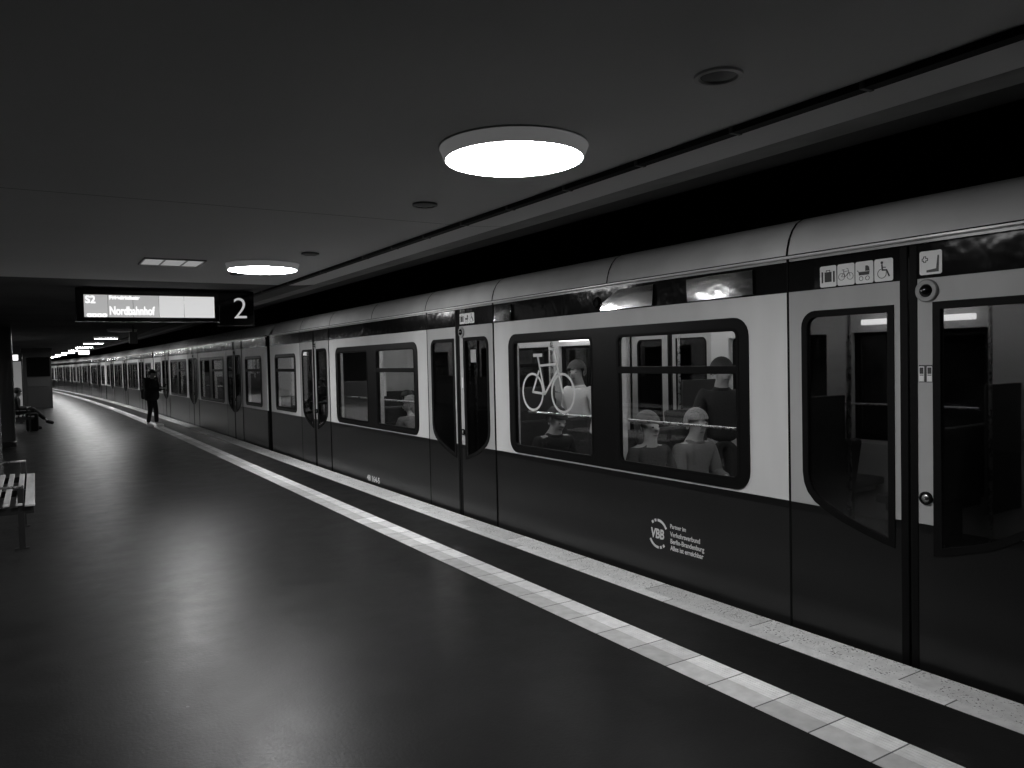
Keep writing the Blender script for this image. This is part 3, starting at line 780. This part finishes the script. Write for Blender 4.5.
def person(label, loc, rz, J, cloth, bulk=1.0, coat=.05, hair='hair_dark', hair_long=False, cap=False, shoe='cloth_black', trousers='cloth_black', group=None):
    """J: joints in local metres, the figure faces +y. keys: pelvis chest neck head, then (l, r) pairs: sh el wr hip kn an toe; look = head yaw, nod = head pitch"""
    t = thing('person', label, 'person', loc, rz, group)
    P = {k: (Vector(v) if not isinstance(v[0], (tuple, list)) else [Vector(q) for q in v]) for k, v in J.items() if k not in ('look', 'nod', 'grip')}
    look = math.radians(J.get('look', 0)); nod = math.radians(J.get('nod', 0))
    HR = Matrix.Rotation(look, 3, 'Z') @ Matrix.Rotation(nod, 3, 'X')
    V, E, Rr = [], [], []
    pel, ch, nk, hd = P['pelvis'], P['chest'], P['neck'], P['head']
    sp = pel.lerp(ch, .5)
    V += [pel]; Rr += [(.125, .10)]
    chn = chain(V, E, Rr, 0, [(sp, (.115, .09)), (ch, (.13, .10))]); 
    nki = chain(V, E, Rr, chn, [(nk, .072)])
    hc = hd
    hi = chain(V, E, Rr, nki, [(hd+HR @ Vector((0, .014, -.075)), (.074, .080)), (hd+HR @ Vector((0, 0, .015)), (.098, .118)), (hd+HR @ Vector((0, -.008, .090)), (.076, .092))])
    chain(V, E, Rr, hi-1, [(hd+HR @ Vector((0, .105, -.008)), .022), (hd+HR @ Vector((0, .124, -.026)), .013)])       # nose
    for i in (0, 1):
        s = -1 if i == 0 else 1
        sh, el, wr = P['sh'][i], P['el'][i], P['wr'][i]
        a = chain(V, E, Rr, chn, [(sh, .062), (sh.lerp(el, .5), .050), (el, .041), (el.lerp(wr, .5), .036), (wr, .027)])
        d = (wr-el).normalized(); fwd = J.get('grip', Vector((0, 1, 0))); up = Vector((0, 0, 1)); lat = d.cross(up)
        lat = lat.normalized() if lat.length > .2 else Vector((1, 0, 0)); dn = d.cross(lat).normalized()
        palm = chain(V, E, Rr, a, [(wr+d*.055, (.034, .018))])
        for f, (off, L) in enumerate(((-.030, .070), (-.010, .080), (.010, .076), (.030, .062))):
            b0 = wr+d*.09+lat*off
            chain(V, E, Rr, palm, [(b0, .0095), (b0+d*L*.5+dn*.010, .0088), (b0+d*L*.8+dn*.034, .008)])
        chain(V, E, Rr, palm, [(wr+d*.045-lat*s*.038, .010), (wr+d*.08-lat*s*.054+dn*.012, .009)])
        hp, kn, an, to = P['hip'][i], P['kn'][i], P['an'][i], P['toe'][i]
        chain(V, E, Rr, 0, [(hp, .085), (hp.lerp(kn, .5), .072), (kn, .052), (kn.lerp(an, .35), .052), (an, .034), (to, .028)])
    body = skin_mesh('body', V, E, Rr, 'skin', t)
    # face details
    b = MB().m('eye')
    for s in (-1, 1): b.ellipsoid(hd+HR @ Vector((s*.034, .098, .008)), (.012, .006, .006), u=10, v=8)
    b.build('eye', t)
    b = MB().m('lip'); b.ellipsoid(hd+HR @ Vector((0, .088, -.062)), (.026, .012, .008), u=10, v=8); b.build('mouth', t)
    b = MB().m('skin')
    for s in (-1, 1): b.ellipsoid(hd+HR @ Vector((s*.092, -.005, -.008)), (.010, .020, .032), u=10, v=8)
    b.build('ear', t)
    # hair or cap
    b = MB().m('cloth_dark' if cap else hair)
    mt = HR.to_4x4()
    bm = b.bm; r = bmesh.ops.create_uvsphere(bm, u_segments=24, v_segments=16, radius=1)
    kill = []
    for q in r['verts']:
        x, y, z = q.co
        low = (-.95 if hair_long else -.55) if y < .30 else (.30 if not cap else .1)
        if z < low-max(0, y)*.3: kill.append(q)
        q.co = hd+HR @ Vector((x*.108, y*.124-.014, z*.126+.026))
    bmesh.ops.delete(bm, geom=kill, context='VERTS')
    if cap: b.box(-.06, .06, .07, .17, -.006, .006, .004, mtx=Matrix.Translation(hd+HR @ Vector((0, 0, .055))) @ mt)
    if hair_long:
        for s in (-1, 1): b.ellipsoid(hd+HR @ Vector((s*.072, -.03, -.06)), (.030, .055, .10), u=14, v=10)
    h = b.build('cap' if cap else 'hair', t)
    # jacket
    V, E, Rr = [], [], []
    hem = pel+(pel-ch).normalized()*coat
    V += [hem]; Rr += [(.165, .135)]
    chn = chain(V, E, Rr, 0, [(pel.lerp(sp, .5), (.160, .130)), (sp, (.155, .125)), (ch, (.165, .13))])
    chain(V, E, Rr, chn, [(ch.lerp(nk, .6), .105), (nk, .088)])
    for i in (0, 1):
        sh, el, wr = P['sh'][i], P['el'][i], P['wr'][i]
        chain(V, E, Rr, chn, [(sh, .085), (sh.lerp(el, .5), .070), (el, .062), (el.lerp(wr, .5), .054), (el.lerp(wr, .95), .045)])
    Rr = [tuple(q*bulk for q in r_) if isinstance(r_, tuple) else r_*(1+(bulk-1)*.5) for r_ in Rr]
    skin_mesh('jacket', V, E, Rr, cloth, t)
    V, E, Rr = [Vector(pel)], [], [(.14, .115)]
    chain(V, E, Rr, 0, [(pel+(ch-pel)*.15, (.13, .11))])
    for i in (0, 1):
        hp, kn, an = P['hip'][i], P['kn'][i], P['an'][i]
        chain(V, E, Rr, 0, [(hp, .103), (hp.lerp(kn, .5), .086), (kn, .068), (kn.lerp(an, .5), .064), (kn.lerp(an, .92), .056)])
    skin_mesh('trousers', V, E, Rr, trousers, t)
    for i in (0, 1):
        an, to = P['an'][i], P['toe'][i]
        d = (to-an); heel = an+Vector((0, -.05 if d.y > 0 else -.05, -.035)); 
        skin_mesh('shoe', [an, an.lerp(to, .15)+Vector((0, 0, -.03)), to, to+d.normalized()*.06], [(0, 1), (1, 2), (2, 3)], [.052, .058, .054, .044], shoe, t, sub=2)
    return t
def seated(lean=0.0, look=0, nod=0, tall=1.0, legcross=False):
    """sits with hips at the origin, floor at -.45"""
    c, s = math.cos(math.radians(lean)), math.sin(math.radians(lean))
    up = lambda h, f=0, x=0: (x, f*c+h*s, h*c-f*s)
    J = dict(pelvis=(0, 0, .10), chest=up(.40), neck=up(.545, .01), head=up(.66, .03), sh=(up(.46, 0, -.19), up(.46, 0, .19)),
             el=(up(.20, .06, -.23), up(.20, .06, .23)), wr=((-.10, .30, .20), (.10, .30, .20)),
             hip=((-.095, .05, .08), (.095, .05, .08)), kn=((-.11, .46, .08), (.11, .46, .08)), an=((-.11, .46, -.37), (.11, .46, -.37)), toe=((-.12, .60, -.415), (.12, .60, -.415)), look=look, nod=nod)
    if legcross:
        J['kn'] = ((-.09, .47, .10), (.06, .45, .17)); J['an'] = ((-.09, .47, -.37), (.02, .78, -.20)); J['toe'] = ((-.10, .61, -.415), (.03, .92, -.27))
    return J
def standing(look=0, nod=0, phone=False, stride=0.0):
    J = dict(pelvis=(0, 0, .93), chest=(0, .0, 1.25), neck=(0, .01, 1.44), head=(0, .035, 1.555), sh=((-.18, 0, 1.37), (.18, 0, 1.37)),
             el=((-.23, -.03, 1.09), (.23, -.03, 1.09)), wr=((-.22, .08, .86), (.22, .08, .86)),
             hip=((-.09, 0, .88), (.09, 0, .88)), kn=((-.10, .03+stride*.5, .49), (.10, .03-stride*.35, .49)), an=((-.10, stride, .085), (.10, -stride, .085+abs(stride)*.12)),
             toe=((-.11, stride+.15, .035), (.11, -stride+.14, .035)), look=look, nod=nod)
    if phone:
        J['sh'] = ((-.20, 0, 1.37), (.20, 0, 1.37)); J['el'] = ((-.30, .03, 1.10), (.30, .03, 1.10)); J['wr'] = ((-.07, .30, 1.14), (.06, .31, 1.15))
    return J
# walking person on the guide paving
px, py = 2.92, 24.95
walker = person('person in dark jacket and light shoes walking beside the train, looking at a phone', (px, py, .002), math.radians(-125), standing(nod=-14, phone=True, stride=.08), 'cloth_black', bulk=1.75, coat=.20, shoe='shoe')
b = MB().m('cloth_black'); b.box(-.13, .13, -.27, -.12, .82, 1.14, .06)
bp_ = b.build('backpack'); bp_.location = (px, py, .002); bp_.rotation_euler = (0, 0, math.radians(-125)); tag(bp_, 'dark backpack worn by the walking person', 'backpack')
b = MB().m('blackgloss'); b.box(-.038, .038, -.006, .006, -.07, .07, .005)
ph = b.build('phone'); ph.matrix_world = Matrix.Translation((px, py, 0)) @ Matrix.Rotation(math.radians(-125), 4, 'Z') @ Matrix.Translation((0, .42, 1.21)) @ Matrix.Rotation(math.radians(-35), 4, 'X'); tag(ph, 'phone held by the walking person', 'phone')
# person on the distant bench
person('person in dark clothes sitting cross-legged on the distant bench', (-.52, 26.9, .452), math.radians(-90), seated(lean=4, nod=-15, legcross=True), 'cloth_black', bulk=1.2)
b = MB().m('cloth_black'); b.box(-.16, .16, -.11, .11, 0, .52, .05); b.tube([(-.08, 0, .50), (-.06, 0, .60), (.06, 0, .60), (.08, 0, .50)], .012)
o = b.build('bag'); o.location = (-.10, 26.3, 0); tag(o, 'dark bag standing on the floor before the seated person', 'bag')
# passengers
FZ = .03; SZ = .48
person('standing passenger in a white shirt seen through the bicycle window', (5.22, 6.98, FZ), math.radians(100), standing(look=20), 'cloth_white', hair='hair_grey', trousers='cloth_dark')
person('dark-coated passenger sitting low behind the bicycle sign', (4.47, 6.50, SZ), math.radians(180), seated(lean=10, nod=-20), 'cloth_black')
person('standing passenger wearing a cap behind the larger near window', (5.50, 5.12, FZ), math.radians(150), standing(look=10), 'cloth_black', cap=True)
person('fair-haired passenger seated in the middle of the larger near window', (4.47, 4.98, SZ), math.radians(180), seated(lean=-4), 'cloth_dark', hair='hair_grey', hair_long=True)
person('passenger with short fair hair seated at the right of the larger near window', (4.98, 4.98, SZ), math.radians(180), seated(lean=2, look=-15), 'cloth_mid', hair='hair_fair')
person('fair-haired passenger in a pale scarf leaning low in the second window bay', (4.60, 10.05, SZ), math.radians(0), seated(lean=10, look=60, nod=-10), 'cloth_mid', hair='hair_fair', hair_long=True)
person('dark-haired passenger seated behind the fair-haired one in the second bay', (5.25, 11.75, SZ), math.radians(180), seated(lean=-4), 'cloth_black')

# ------------------------------------------------------------------ camera, world, view
cam = bpy.data.cameras.new('camera'); co = bpy.data.objects.new('camera', cam); COL.objects.link(co)
r_ = Vector((0.8490865177845957, -0.5277649913515534, -0.022720018048504466)); u_ = Vector((0.03602120196436767, 0.014935396522221802, 0.9992394142245223)); f_ = Vector((0.5270242483277897, 0.8492591170157779, -0.03169217316798253))
mw = Matrix(((r_.x, u_.x, -f_.x, 0), (r_.y, u_.y, -f_.y, 0), (r_.z, u_.z, -f_.z, 1.75), (0, 0, 0, 1)))
co.matrix_world = mw
cam.sensor_width = 36; cam.lens = 36*769/1024; cam.clip_start = .05; cam.clip_end = 400
sc.camera = co
wd = bpy.data.worlds.new('world'); sc.world = wd; wd.use_nodes = True
wd.node_tree.nodes['Background'].inputs[0].default_value = (0, 0, 0, 1)
vs = sc.view_settings; vs.view_transform = 'Standard'; vs.look = 'None'; vs.gamma = 1; vs.use_curve_mapping = False; vs.exposure = 0.0
sc.cycles.use_denoising = True
sc.cycles.max_bounces = 10; sc.cycles.diffuse_bounces = 5; sc.cycles.glossy_bounces = 5; sc.cycles.transparent_max_bounces = 24
sc.cycles.sample_clamp_indirect = 6
